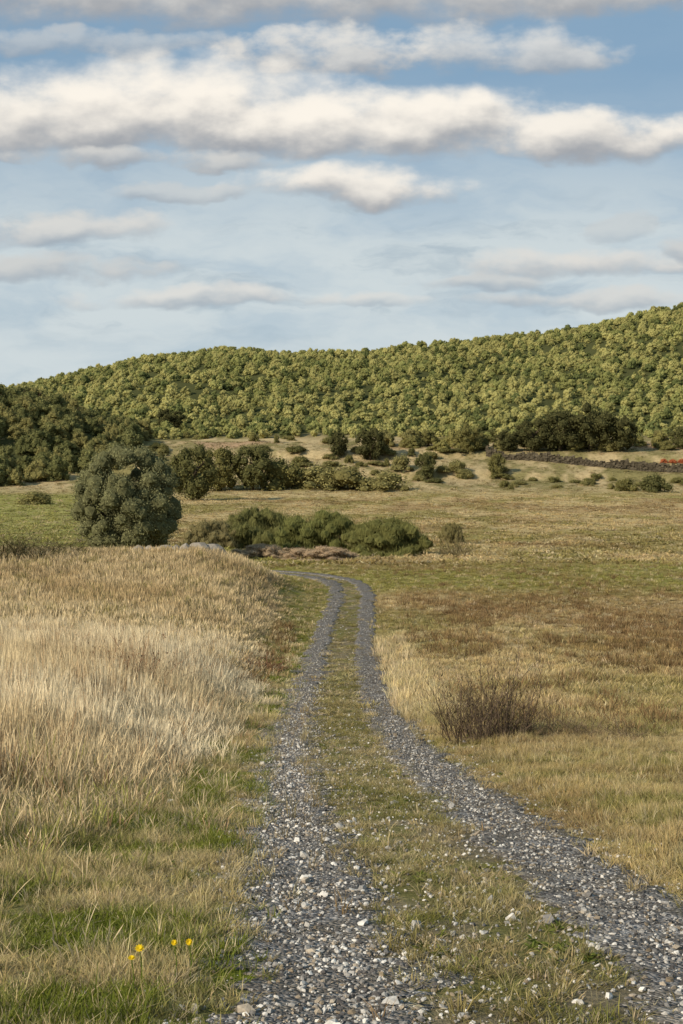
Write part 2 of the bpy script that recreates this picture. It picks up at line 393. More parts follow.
# ---------------------------------------------------------------- scattering
def scatter(name, label, cat, P, rot, scl, col, protos, rng, real=False):
    n = len(P)
    if scl.ndim == 1: scl = np.repeat(scl[:,None], 3, 1)
    idx = rng.integers(0, len(protos), n)
    me = mk(name, P, [], None, False, {'rot': rot, 'scl': scl, 'idx': idx, 'tcol': col})
    o = tag(ob(name, me), label, cat, kind='stuff')
    g = bpy.data.node_groups.new(name+'_spread', 'GeometryNodeTree')
    g.interface.new_socket('Geometry', in_out='INPUT', socket_type='NodeSocketGeometry')
    g.interface.new_socket('Geometry', in_out='OUTPUT', socket_type='NodeSocketGeometry')
    gi = g.nodes.new('NodeGroupInput'); go = g.nodes.new('NodeGroupOutput'); ip = g.nodes.new('GeometryNodeInstanceOnPoints')
    g2i = g.nodes.new('GeometryNodeGeometryToInstance')
    for i, pm in enumerate(protos):
        po = bpy.data.objects.new(name+'_source', pm); oi = g.nodes.new('GeometryNodeObjectInfo'); oi.inputs['Object'].default_value = po
        g.links.new(oi.outputs['Geometry'], g2i.inputs[0])
    def na(nm, t):
        a = g.nodes.new('GeometryNodeInputNamedAttribute'); a.data_type = t; a.inputs['Name'].default_value = nm
        return [s for s in a.outputs if s.enabled and s.name == 'Attribute'][0]
    e = g.nodes.new('FunctionNodeEulerToRotation')
    g.links.new(na('rot', 'FLOAT_VECTOR'), e.inputs[0]); g.links.new(e.outputs[0], ip.inputs['Rotation'])
    g.links.new(na('scl', 'FLOAT_VECTOR'), ip.inputs['Scale']); g.links.new(na('idx', 'INT'), ip.inputs['Instance Index'])
    ip.inputs['Pick Instance'].default_value = True
    g.links.new(gi.outputs[0], ip.inputs['Points']); g.links.new(g2i.outputs[0], ip.inputs['Instance'])
    last = ip.outputs[0]
    if real:
        rl = g.nodes.new('GeometryNodeRealizeInstances'); g.links.new(last, rl.inputs[0]); last = rl.outputs[0]
    g.links.new(last, go.inputs[0])
    md = o.modifiers.new('spread', 'NODES'); md.node_group = g
    print(name, n)
    return o
def sample(n, d0, d1, p, rng, wid=1.2):
    d = (d0**p+rng.random(n)*(d1**p-d0**p))**(1/p)
    x = (rng.random(n)-.5)*2*(.24*d*wid+1.3)
    return x, d
def rots(n, rng, tilt=.12): return np.stack([rng.normal(0,tilt,n), rng.normal(0,tilt,n), rng.uniform(0,6.283,n)], 1)
blade = [1, .75, .08]
rg = np.random.default_rng(11)
def rutmask(s, y, rng):
    w = sst(15,6,y); n = rng.normal(0,.11,len(s)); n2 = n*.6
    return ((s+.85 > -(.27+.12*w)+n) & (s+.85 < .26+.12*w+n)) | ((s-.85 > -(.30+.07*w)+n2) & (s-.85 < .30+.12*w+n2))
def short_grass(n, d0, d1, p, protos, name, label, hmul=1.0, wmul=1.0, seed=1, keep=None, real=False):
    rng = np.random.default_rng(seed)
    x, y = sample(n, d0, d1, p, rng)
    s = sdist(x, y); z = height(x, y, s); col, h = zone(x, y, s)
    ok = ~rutmask(s, y, rng)
    bare = fbm(x*2.1, y*1.5, 73, 3)
    ok &= ~((np.abs(s) < .75) & (rng.random(n) > np.interp(y, [4,9,20,40], [.25,.45,.75,.85])*np.clip(bare*3-.5,.15,1.4)))
    ok &= ~((np.abs(s) >= .65) & (np.abs(s) < 1.45) & (rng.random(n) > .5))
    ok &= (fbm(x*1.7, y*1.7, 71, 3)+rng.random(n)*.3 > .47)
    if keep is not None: ok &= keep(x, y, s, rng)
    x,y,z,s,col,h = x[ok],y[ok],z[ok],s[ok],col[ok],h[ok]; m = len(x)
    dry = rng.random(m) < .20
    col = np.where(dry[:,None], STRAW*rng.uniform(.7,1.1,m)[:,None], col)
    col = col*rng.uniform(.7,1.35,m)[:,None]*np.stack([rng.uniform(.93,1.07,m), np.ones(m), rng.uniform(.85,1.15,m)],1)
    hh = h*rng.uniform(.5,1.5,m)*hmul
    hh = np.where(rng.random(m) < .02, hh+.12, hh)
    hh = np.where((s > .4) & (s < 1.5) & (y < 20), hh*.6, hh)
    w = rng.uniform(.8,1.3,m)*wmul
    return scatter(name, label, 'grass', np.stack([x,y,z],1), rots(m,rng), np.stack([w,w,hh],1), col, protos, rng, real)
def unit_tufts(rng, k, n, rad, w, spread, name, mat):
    out = []
    for i in range(k):
        V, Q, hg, tn, _ = tuft(rng, n, rad, .5, 1.1, .35, .3, w, blade)
        V[:,0] *= spread; V[:,1] *= spread
        out.append(mk(name, V, Q, mat, False, {'hgt': hg, 'tone': tn}))
    return out
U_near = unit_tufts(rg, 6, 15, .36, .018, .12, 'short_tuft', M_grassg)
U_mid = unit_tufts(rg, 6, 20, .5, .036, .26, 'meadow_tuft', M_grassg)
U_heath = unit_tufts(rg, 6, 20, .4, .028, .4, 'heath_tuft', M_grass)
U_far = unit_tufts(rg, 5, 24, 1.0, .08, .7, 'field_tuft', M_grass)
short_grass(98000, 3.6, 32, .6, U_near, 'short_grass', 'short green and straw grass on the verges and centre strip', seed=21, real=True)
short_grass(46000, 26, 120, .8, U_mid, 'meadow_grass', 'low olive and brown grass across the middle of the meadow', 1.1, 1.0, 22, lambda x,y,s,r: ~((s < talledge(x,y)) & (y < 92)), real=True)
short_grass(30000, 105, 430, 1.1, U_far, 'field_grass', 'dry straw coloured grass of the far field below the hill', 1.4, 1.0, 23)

# tall pale grass
stalk = [.5,.4,1.2,1.5,.1]
def tall_protos(rng, k, n, rad, w):
    out = []
    for i in range(k):
        V, Q, hg, tn, _ = tuft(rng, n, rad, .6, 1.08, .08, .07, w, stalk)
        V2, Q2, hg2, tn2, _ = tuft(rng, int(n*1.1), rad, .25, .6, .22, .2, w*1.2, [1,.75,.05])
        out.append(mk('tall_tuft', np.concatenate([V,V2]), [Q, Q2+len(V)], M_grassg, False, {'hgt': np.concatenate([hg,.2+hg2*.5]), 'tone': np.concatenate([tn,tn2])}))
    return out
def tall(n, d0, d1, p, protos, name, label, seed, hs, colf):
    rng = np.random.default_rng(seed); x, y = sample(n, d0, d1, p, rng, 1.25)
    s = sdist(x, y); e = talledge(x, y)
    ok = (s < e+rng.normal(0,.25,n)) & (y < 93)
    ok |= (s < -1.5) & (rng.random(n) < .05) & (y < 93) & (y > 6)
    ok &= (rng.random(n) < np.interp(y, [4,7,12,18], [.08,.3,.65,1]))
    ok &= fbm(x*.8, y*.8, 77, 3)+rng.random(n)*.35 > .44
    x,y,s = x[ok],y[ok],s[ok]; z = height(x,y,s); m = len(x)
    hh = hs*(.6+.65*fbm(x*.35,y*.35,78))*rng.uniform(.55,1.25,m)*(.35+.65*sst(.3,-2.2,s-talledge(x,y)))
    hh *= np.interp(y,[4,9,14],[.8,.85,1])
    hh = np.maximum(hh, .18)
    col = colf(x,y,rng)
    return scatter(name, label, 'grass', np.stack([x,y,z],1), rots(m,rng,.04), np.stack([np.ones(m),np.ones(m),hh],1), col, protos, rng, True)
def cf1(x,y,rng):
    n = fbm(x*.3,y*.15,81); m = len(x)
    c = mixv(np.tile(PALE,(m,1)), lin(206,186,146), sst(.42,.64,n)); c = mixv(c, lin(184,160,120), sst(20,11,y)*.45); c = mixv(c, lin(160,132,98), (rng.random(m) < .14)*1.0)
    g = (rng.random(m) < sst(16,8,y)*.4)*1.0; c = mixv(c, lin(146,142,80), g)
    return c*rng.uniform(.78,1.25,m)[:,None]
def cf2(x,y,rng):
    n = fbm(x*.2,y*.15,82); m = len(x)
    c = mixv(np.tile(lin(208,188,148),(m,1)), lin(174,150,108), sst(.40,.62,n)); c = mixv(c, lin(186,162,120), sst(44,60,y)*.5); c = mixv(c, lin(142,130,84), (rng.random(m) < .14)*1.0)
    return c*rng.uniform(.78,1.2,m)[:,None]
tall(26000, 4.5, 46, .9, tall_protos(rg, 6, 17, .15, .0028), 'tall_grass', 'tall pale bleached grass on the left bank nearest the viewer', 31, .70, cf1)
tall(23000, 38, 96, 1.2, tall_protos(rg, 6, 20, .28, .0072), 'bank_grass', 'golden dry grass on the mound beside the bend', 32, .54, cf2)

# leafy weeds on the verges
def weeds():
    rng = np.random.default_rng(61); pr = []
    for i in range(4):
        k = 14; a = rng.uniform(0,6.28,k); e = rng.uniform(.15,.9,k); L = rng.uniform(.5,1.0,k)
        d = np.stack([np.cos(a)*np.cos(e), np.sin(a)*np.cos(e), np.sin(e)],1)
        V, Q, hg, tn, _ = strand(np.zeros((k,3)), d, L, np.tile([0,0,-.35],(k,1)), np.full(k,.09), [.3,1,.9,.1], rng)
        pr.append(mk('weed', V, Q, M_grass, False, {'hgt': hg, 'tone': tn}))
    n = 4600; x, y = sample(n, 4, 26, .7, rng); s = sdist(x,y); k = fbm(x*1.3,y*.9,62,3)
    ok = (s < -1.5) & (s > talledge(x,y)-.5) & (k > .46) | (s > 1.5) & (k > .56) | (np.abs(s) < .4) & (k > .62)
    x,y,s = x[ok],y[ok],s[ok]; m = len(x); z = height(x,y,s); sc = rng.uniform(.035,.10,m)
    col = mixv(np.tile(lin(98,110,48),(m,1)), lin(134,132,68), rng.random(m))
    scatter('leafy_weeds', 'small leafy green weeds low on the verges', 'weeds', np.stack([x,y,z+.01],1), rots(m,rng,.15), sc, col, pr, rng)
weeds()

# heath tufts and dead weeds on the right field
def heath(n, seed):
    rng = np.random.default_rng(seed); x, y = sample(n, 16, 110, 1.2, rng)
    s = sdist(x, y); k = fbm(x*.22, y*.10, 39)*.45+fbm(x*.5, y*.3, 32)*.55
    ok = (s > 2.4) & (k > .50) & (rng.random(n) < np.interp(y,[16,35,85,110],[.2,.8,.5,.1]))
    ok |= (s < -1.9) & (s > -2.8) & (y > 34) & (y < 60) & (k > .45)
    x,y,s = x[ok],y[ok],s[ok]; z = height(x,y,s); m = len(x)
    col = mixv(np.tile(lin(130,102,70),(m,1)), lin(164,140,96), rng.random(m)**1.2)*rng.uniform(.65,1.2,m)[:,None]
    h = rng.uniform(.10,.38,m)
    return scatter('heath_tufts', 'low brown heath tufts scattered over the right hand field', 'heath', np.stack([x,y,z],1), rots(m,rng), np.stack([rng.uniform(.7,1.3,m)]*2+[h],1), col, U_heath, rng)
heath(22000, 41)

# gravel
pm = []
rp = np.random.default_rng(5)
for i in range(7):
    V = ICO1V*rp.uniform(.72,1.2,(len(ICO1V),1))*np.array([1,rp.uniform(.6,.9),rp.uniform(.4,.65)])
    pm.append(mk('pebble', V, ICO1F, M_peb))
def gravel(seed):
    rng = np.random.default_rng(seed)
    n = 125000
    d = (3.4**.55+rng.random(n)*(90**.55-3.4**.55))**(1/.55)
    side = rng.choice([-1,-1,-1,1,1], n); off = side*.85+rng.normal(0,1,n)*np.where(side < 0, .22+.10*sst(15,6,d), .22)+(side > 0)*.04
    wide = rng.random(n) < np.interp(d,[4,12,30],[.40,.30,.08]); off = np.where(wide, rng.uniform(-2.0,1.8,n), off)
    o = CL[:,1].argsort(); cx = np.interp(d, CL[o][:,1], CL[o][:,0])
    x = cx+off; y = d
    s = sdist(x,y); z = height(x,y,s)-.018*np.exp(-((np.abs(s)-.85)/.25)**2)*sst(40,20,y)+y*.0006; m = len(x)
    pt = fbm(x*2.4,y*1.2,95,3)
    inr = rng.random(m)*.30+.30*np.clip(1.4-np.abs(s+.1),0,1)
    ok = np.where(wide, pt+inr > .64, pt+rng.random(m)*.5 > .58)
    ok &= rng.random(m) < np.interp(y,[3,20,40,80],[1,.75,.28,.02])
    x,y,z,wide,s = x[ok],y[ok],z[ok],wide[ok],s[ok]; m = len(x)
    sz = (.0036+.004*rng.random(m)+.015*rng.random(m)**3.5)*np.interp(y,[3,12,30,80],[1.05,1.0,1.35,2.0])
    big = rng.random(m) < .02; sz = np.where(big & (y < 25), sz*2.2, sz)
    c = mixv(np.tile(lin(84,80,77),(m,1)), lin(218,211,198), np.where(big|wide, rng.random(m)**.8, rng.random(m)**2.1)); c = mixv(c, lin(148,130,104), (rng.random(m) < .2)*.7)
    c = c*np.where((s > .4) & ~wide, .8, 1)[:,None]*np.interp(y,[12,30],[1,.85])[:,None]
    rot = np.stack([rng.normal(0,.4,m), rng.normal(0,.4,m), rng.uniform(0,6.28,m)],1)
    scatter('gravel', 'loose grey and white stones lying along the wheel ruts', 'gravel', np.stack([x,y,z+sz*.15],1), rot, sz, c, pm, rng)
gravel(55)

# ---------------------------------------------------------------- hillside wood
rh = np.random.default_rng(77)
ph = []
for i in range(8):
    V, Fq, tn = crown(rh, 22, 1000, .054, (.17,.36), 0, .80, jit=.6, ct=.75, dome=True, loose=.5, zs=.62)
    V = V*np.array([2.75,2.75,4.2]); ph.append(mk('scrub_oak', V, Fq, M_hill, False, {'tone': tn}))
def hill():
    rng = rh
    gx, gy = np.meshgrid(np.arange(-330, 330, 3.2), np.arange(446, 725, 3.7)); gx = gx.ravel(); gy = gy.ravel()
    x = gx+rng.uniform(-2.1,2.1,len(gx)); y = gy+rng.uniform(-2.4,2.4,len(gx))
    ok = (np.abs(x) < .24*y*1.22+10) & (rng.random(len(x)) > .12)
    ok &= ~((fbm(x*.03,y*.03,61) > .61) & (rng.random(len(x)) < .35))
    x,y = x[ok],y[ok]; z = H(x,y); m = len(x)
    n = fbm(x*.02,y*.02,62); n2 = rng.random(m)
    c = mixv(np.tile(lin(176,168,104),(m,1)), lin(142,142,84), sst(.32,.66,n*.4+n2*.6)); c = mixv(c, lin(104,110,66), (n2 > .86)*.9)
    c = c*rng.uniform(.78,1.2,m)[:,None]
    sc = .40+.60*rng.random(m)**1.4; scatter('hillside_wood', 'dense olive green scrub wood covering the long hillside', 'wood', np.stack([x,y,z-.3],1), rots(m,rng,.06), np.stack([sc*rng.uniform(.85,1.25,m),sc,sc*rng.uniform(.8,1.2,m)],1), c, ph, rng)
hill()

# ---------------------------------------------------------------- individual trees and shrubs
rt = np.random.default_rng(123)
def cproto(k, *a, **kw):
    out = []
    for i in range(k):
        V, Fq, tn = crown(rt, *a, **kw); out.append(mk('foliage', V, Fq, M_leaf, False, {'tone': tn}))
    return out
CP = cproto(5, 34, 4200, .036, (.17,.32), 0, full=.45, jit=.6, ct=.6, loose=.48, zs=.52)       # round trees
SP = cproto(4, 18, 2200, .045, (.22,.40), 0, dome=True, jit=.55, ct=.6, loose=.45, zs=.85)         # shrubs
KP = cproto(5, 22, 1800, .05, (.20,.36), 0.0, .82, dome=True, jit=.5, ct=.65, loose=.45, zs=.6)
def trunk_mesh(rng, limbs=5):
    parts = [tube([(0,0,-.1),(.02,0,.15),(-.02,.03,.35),(.03,0,.6)], [.09,.07,.055,.03])]
    for i in range(limbs):
        a = 6.28*i/limbs+rng.uniform(-.4,.4); z0 = rng.uniform(.15,.4)
        parts.append(tube([(0,0,z0),(.25*math.cos(a),.25*math.sin(a),z0+.18),(.55*math.cos(a),.55*math.sin(a),z0+.32)], [.045,.03,.012], 5))
    V, Q = joinm(parts); return mk('trunk', V, Q, M_bark, True)
TM = [trunk_mesh(rt) for i in range(3)]
def place(kind, label, cat, px, by, wpx, hpx, col, group=None, protos=None, shift=0, trunk=True, d0=100):
    x, y, z = ground_at(px, by, d0)
    w = wpx*y/F/2; h = hpx*y/F
    col = lin(*col); i = rt.integers(0, 99)
    if trunk:
        root = ob(kind, None, None, (x,y,z-.1), rt.uniform(0,6.28)); tag(root, label, cat, group)
        c = ob('crown', (protos or CP)[i % len(protos or CP)], root, (0,0,-.05*h), 0, (w,w,h*1.05)); c.color = (*col, 1)
        ob('trunk', TM[i % 3], root, (0,0,0), 0, (w,w,h))
        return root
    o = ob(kind, (protos or SP)[i % len(protos or SP)], None, (x,y,z-.1), rt.uniform(0,6.28), (w,w,h)); o.color = (*col,1)
    return tag(o, label, cat, group)

# the big holm oak
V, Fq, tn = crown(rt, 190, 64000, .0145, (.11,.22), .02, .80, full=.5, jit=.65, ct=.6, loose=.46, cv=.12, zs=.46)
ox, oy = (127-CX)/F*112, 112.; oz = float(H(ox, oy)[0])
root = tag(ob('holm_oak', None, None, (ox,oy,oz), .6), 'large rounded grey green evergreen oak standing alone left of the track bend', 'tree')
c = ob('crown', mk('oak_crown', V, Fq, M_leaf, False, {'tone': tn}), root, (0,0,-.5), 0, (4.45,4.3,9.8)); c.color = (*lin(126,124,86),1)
ob('trunk', trunk_mesh(rt, 9), root, (0,0,0), 0, (4.0,4.0,8.0))

T = 'tree'; S = 'shrub'
DK = (100,98,60); DK2 = (86,84,52); MD = (120,114,68); OL = (136,128,80)
place('oak_tree', 'dark tree just right of the big rounded oak', T, 192, 500, 54, 58, DK)
place('oak_tree', 'second dark tree right of the big rounded oak, its top a little lower', T, 220, 491, 50, 46, MD)
place('oak_tree', 'dark bushy tree starting the hedge line below the tan slope', T, 252, 490, 56, 46, DK)
place('hedge_shrub', 'mid green shrub in the hedge line, right after the dark bushy tree', S, 283, 489, 56, 32, MD, trunk=False)
place('hedge_shrub', 'olive shrub at the middle of the hedge line', S, 315, 489, 64, 27, OL, trunk=False)
place('hedge_shrub', 'broad low green shrub in the hedge line right of the olive one', S, 350, 490, 64, 26, OL, trunk=False)
place('hedge_shrub', 'lowest pale shrub at the right end of the hedge line', S, 386, 490, 58, 20, OL, trunk=False)
place('oak_tree', 'small round dark tree alone on the tan slope', T, 338, 458, 23, 27, DK2)
place('oak_tree', 'larger of the two dark trees on the tan slope', T, 370, 460, 36, 35, DK2)
place('oak_tree', 'small green tree right of the hedge line on the bare bank', T, 425, 479, 26, 28, DK)
place('oak_tree', 'round green tree at the foot of the hill left of the dark grove', T, 468, 452, 30, 31, MD)
place('oak_tree', 'slender tree in front of the stone wall end', T, 497, 477, 20, 24, MD)
place('low_shrub', 'small yellowish shrub beside the slender tree', S, 457, 474, 26, 14, OL, trunk=False)
place('low_shrub', 'pale olive shrub on the bare bank below the hill', S, 402, 470, 30, 16, OL, trunk=False)
place('grove_tree', 'leftmost and lowest tree of the dark grove by the stone wall', T, 508, 451, 30, 22, DK2)
place('grove_tree', 'second tree from the left in the dark grove by the stone wall', T, 532, 451, 42, 34, DK2)
place('grove_tree', 'middle tree of the dark grove by the stone wall', T, 560, 451, 52, 42, DK2)
place('grove_tree', 'tallest tree of the dark grove by the stone wall', T, 590, 451, 54, 51, DK2)
place('grove_tree', 'rightmost tree of the dark grove by the stone wall', T, 618, 451, 44, 38, DK2)
place('oak_tree', 'dark tree at the right edge of the picture at the hill foot', T, 681, 449, 28, 24, DK)
place('oak_tree', 'dark green tree above the tan slope at the hill foot', T, 171, 430, 34, 22, DK2)
place('low_shrub', 'dark shrub at the field edge below the wall, left of a pair', S, 627, 491, 32, 14, MD, trunk=False)
place('low_shrub', 'larger dark shrub at the field edge below the wall, right of a pair', S, 656, 491, 40, 18, DK, trunk=False)
place('low_shrub', 'low green bush lying in the pale field at far left', S, 34, 504, 46, 14, OL, trunk=False)
place('low_shrub', 'tiny dark bush in the middle of the far field', S, 505, 487, 14, 8, MD, trunk=False)
for i, px in enumerate((664, 673, 682)):
    place('autumn_shrub', 'low orange shrub by the stone wall at the right edge', S, px, 463, 11, 4.5, (182,104,68), 'orange shrubs by the stone wall', trunk=False)
# loose belt of scrub on the terraces
for i in range(76):
    px = rt.uniform(150, 500); by = rt.uniform(437, 487)
    place('terrace_scrub', 'small green bush dotted over the tan terraces below the hill', S, px, by, rt.uniform(8,30), rt.uniform(3,10), (MD, OL, DK)[i % 3], 'bushes dotted over the tan terraces', trunk=False, d0=300)
for i in range(18):
    px = rt.uniform(505, 690); by = rt.uniform(478, 490)
    place('field_scrub', 'small bush in the tan field corner below the stone wall', S, px, by, rt.uniform(8,28), rt.uniform(3,7), (MD, OL)[i % 2], 'bushes in the field corner below the wall', trunk=False, d0=300)
for i in range(34):
    px = rt.uniform(380, 700); by = rt.uniform(444, 451)
    place('edge_tree', 'bushy tree in the continuous edge of the hillside wood', T, px, by, rt.uniform(16,28), rt.uniform(10,19), (MD, OL, (146,138,82))[i % 3], 'trees along the edge of the hillside wood', d0=300, protos=KP)
# wooded knoll at left
n = 0
for i in range(900):
    x = rt.uniform(-160, -58); y = rt.uniform(368, 440); k = math.hypot((x+108)/48, (y-425)/54)
    px = x*F/y+CX
    if k > 1.1 or px < -50 or n >= 210: continue
    z = float(H(x,y)[0]); h = rt.uniform(4.2,7.6); w = rt.uniform(2.6,4.6)
    root = tag(ob('knoll_tree', None, None, (x,y,z-.4), rt.uniform(0,6.28)), 'dark green tree in the crowded wood on the low knoll at far left', T, 'dark trees crowding the knoll at far left')
    c = ob('crown', KP[i % 5], root, scale=(w,w,h)); cc = lin(*[(122,120,74),(108,108,66),(138,130,80)][i % 3]); c.color = (*cc,1)
    ob('trunk', TM[i % 3], root, scale=(w,w,h)); n += 1

# broom bushes
BM = cproto(4, 70, 17000, .016, (.10,.22), 0, .80, dome=True, jit=.55, ct=.65, full=.42, vert=2.2, loose=.5, cv=.10, zs=.95)
for j, (px, by, w, h, col, lab) in enumerate([(212,549,70,31,(132,121,82),'brownish green broom bush, leftmost of the row behind the track bend'),
    (258,550,88,45,(112,110,66),'dark green broom bush second from left in the row behind the bend'),
    (318,553,106,48,(112,112,64),'tallest green broom bush at the middle of the row behind the bend'),
    (386,555,102,40,(116,114,66),'wide green broom bush at the right end of the row behind the bend')]):
    x, y, z = ground_at(px, by, 100)
    o = ob('broom_bush', BM[j], None, (x,y,z-.1), j, (w*y/F/2, w*y/F/2, h*y/F)); o.color = (*lin(*col),1); tag(o, lab, S)
for j, (px, by, w, h, col, lab) in enumerate([(262,558,70,15,(178,154,122),'low pale brown dry shrub in front of the brooms at left'),
    (318,560,86,15,(180,154,122),'low pale brown dry shrub in front of the tallest broom'),
    (452,545,30,24,(130,120,78),'small olive shrub right of the broom row with thicker foliage')]):
    x, y, z = ground_at(px, by, 100)
    o = ob('dry_shrub', BM[(j+1) % 4], None, (x,y,z-.05), j*2, (w*y/F/2, w*y/F/2, h*y/F)); o.color = (*lin(*col),1); tag(o, lab, S)

# bare bramble shrubs near the track
def bramble(rng, n, k, w):
    r = .8*np.sqrt(rng.random(n)); a = rng.uniform(0,6.28,n)
    P0 = np.stack([r*np.cos(a), r*np.sin(a), np.zeros(n)],1)
    D = np.stack([np.cos(a)*r*.45+rng.normal(0,.34,n), np.sin(a)*r*.45+rng.normal(0,.34,n), rng.uniform(.45,1,n)*(1.15-r*.7)],1)
    B = np.stack([rng.normal(0,.38,n), rng.normal(0,.38,n), -rng.uniform(.0,.55,n)*(1.1-r)],1)
    L = rng.uniform(.3,1.0,n)**1.0*np.where(rng.random(n) < .15, 1.45, 1)
    V, Q, hg, tn, Pn = strand(P0, D, L, B, np.full(n,w), [1,.9,.8,.6,.4,.15], rng)
    i = rng.integers(0,n,n*k); t = rng.integers(1,6,n*k); q0 = Pn[i,t]
    D2 = rng.normal(0,.6,(n*k,3)); D2[:,2] = np.abs(D2[:,2])*.8
    V2, Q2, hg2, tn2, Pn2 = strand(q0, D2, rng.uniform(.08,.25,n*k), rng.normal(0,.3,(n*k,3)), np.full(n*k,w*.55), [1,.7,.2], rng)
    tw = (np.concatenate([V,V2]), [Q, Q2+len(V)], np.concatenate([tn,tn2]))
    m = n*k//2; P = Pn2[:m,1]+rng.normal(0,.03,(m,3)); N = rng.normal(size=(m,3)); N /= np.linalg.norm(N,axis=1)[:,None]
    U = np.cross(N, rng.normal(size=(m,3))); U /= np.linalg.norm(U,axis=1)[:,None]; W = np.cross(N,U); sz = .018*rng.uniform(.6,1.3,m)[:,None]
    LV = np.stack([P-U*sz,P-W*sz*.6,P+U*sz,P+W*sz*.6],1).reshape(-1,3)
    lv = (LV, np.arange(m*4).reshape(-1,4), np.repeat(rng.uniform(.6,1.3,m),4))
    tw[0][:,2] = np.maximum(tw[0][:,2], -.02)
    return tw, lv
for j, (px, by, w, h, n, lab, tc, lc) in enumerate([
    (486,743,.80,1.95,270,'dark bare bramble bush with tangled twigs on the right verge',(92,78,64),(106,92,62)),
    (548,738,.7,.7,120,'low sprawling dark bramble just right of the tangled bush',(108,92,72),(118,102,70)),
    (606,740,.8,.6,120,'low bramble farthest right of the tangled bush on the verge',(110,94,72),(120,104,70)),
    (122,692,.9,1.6,190,'reddish bare bush poking out of the tall pale grass',(124,92,70),(134,104,76)),
    (262,672,.8,.9,150,'rusty dead weeds at the left edge of the track',(124,94,70),(134,106,74)),
    (456,556,1.6,2.9,110,'sparse thin yellowish shrub standing right of the broom row',(120,108,78),(140,128,84)),
    (18,560,2.2,2.2,200,'dark bush on top of the grassy mound at the left edge',(92,84,58),(100,94,56)),
    (62,556,1.8,1.5,160,'lower dark bush on the grassy mound between the edge bush and the big oak',(98,90,62),(106,98,60))]):
    x, y, z = ground_at(px, by, 12)
    tw, lv = bramble(rt, n, 8, .007 if y < 40 else .014)
    root = tag(ob('bramble_bush', None, None, (x,y,z), j), lab, 'bush')
    a = ob('twigs', mk('twigs', tw[0], tw[1], M_twig, False, {'tone': tw[2]}), root, scale=(w,w,h)); a.color = (*lin(*tc),1)
    b = ob('leaves', mk('leaves', lv[0], lv[1], M_leaf, False, {'tone': lv[2]}), root, scale=(w,w,h)); b.color = (*lin(*lc),1)

# stones on the mound
def rockmesh(rng):
    V = ICO2V.copy(); V = V*(1+.35*(fbm(V[:,0]*1.6+rng.uniform(0,50), V[:,1]*1.6+V[:,2]*1.3, 5)-.5)[:,None]); V = np.round(V*2.6)/2.6*.5+V*.5
    return mk('boulder', V*np.array([1,.8,.65]), ICO2F, M_rock)
RK = [rockmesh(rt) for i in range(4)]
for i, px in enumerate((138,149,157,166,176,186,198,212)):
    y = 79+rt.uniform(-1,1); x = (px-CX)/F*y; s = rt.uniform(.32,.55)
    tag(ob('boulder', RK[i % 4], None, (x,y,float(H(x,y)[0])+.15), rt.uniform(0,6), (s*1.5,s*1.2,s*1.9)), 'grey stone of the tumbled row below the big oak', 'stone', 'grey stones tumbled below the big oak')
# dry stone wall
def wall():
    rng = rt; Vs = []; Qs = []; b = 0
    pa = np.array([ground_at(p, q, 300)[:2] for p, q in ((486,457),(545,462),(610,468),(710,473))])
    cube = np.array([(x,y,z) for x in (-1,1) for y in (-1,1) for z in (-1,1)], float); fq = np.array([(0,1,3,2),(4,6,7,5),(0,4,5,1),(2,3,7,6),(0,2,6,4),(1,5,7,3)])
    for i in range(3):
        A, B = pa[i], pa[i+1]; L = np.linalg.norm(B-A); dr = (B-A)/L; k = int(L/.7)
        for c in range(k):
            p = A+dr*L*(c+.5)/k; zz = float(H(*p)[0]); top = .8+2.3*float(fbm(np.array([c*.11+i*9]), np.array([.3]), 88, 3)[0])+rng.uniform(-.35,.35)
            r = -.2
            while r < top:
                hh = rng.uniform(.25,.55); V = cube*np.array([rng.uniform(.28,.45), .35, hh/2])+rng.normal(0,.07,(8,3))+np.array([0,rng.uniform(-.25,.25),0])
                ang = math.atan2(dr[1],dr[0]); ca,sa = math.cos(ang),math.sin(ang)
                V = np.stack([V[:,0]*ca-V[:,1]*sa+p[0], V[:,0]*sa+V[:,1]*ca+p[1], V[:,2]+zz+r+hh/2],1)
                Vs.append(V); Qs.append(fq+b); b += 8; r += hh
    tag(ob('dry_stone_wall', mk('dry_stone_wall', np.concatenate(Vs), np.concatenate(Qs), M_wall)), 'long dark dry stone wall crossing the terrace at right below the grove', 'wall')
wall()
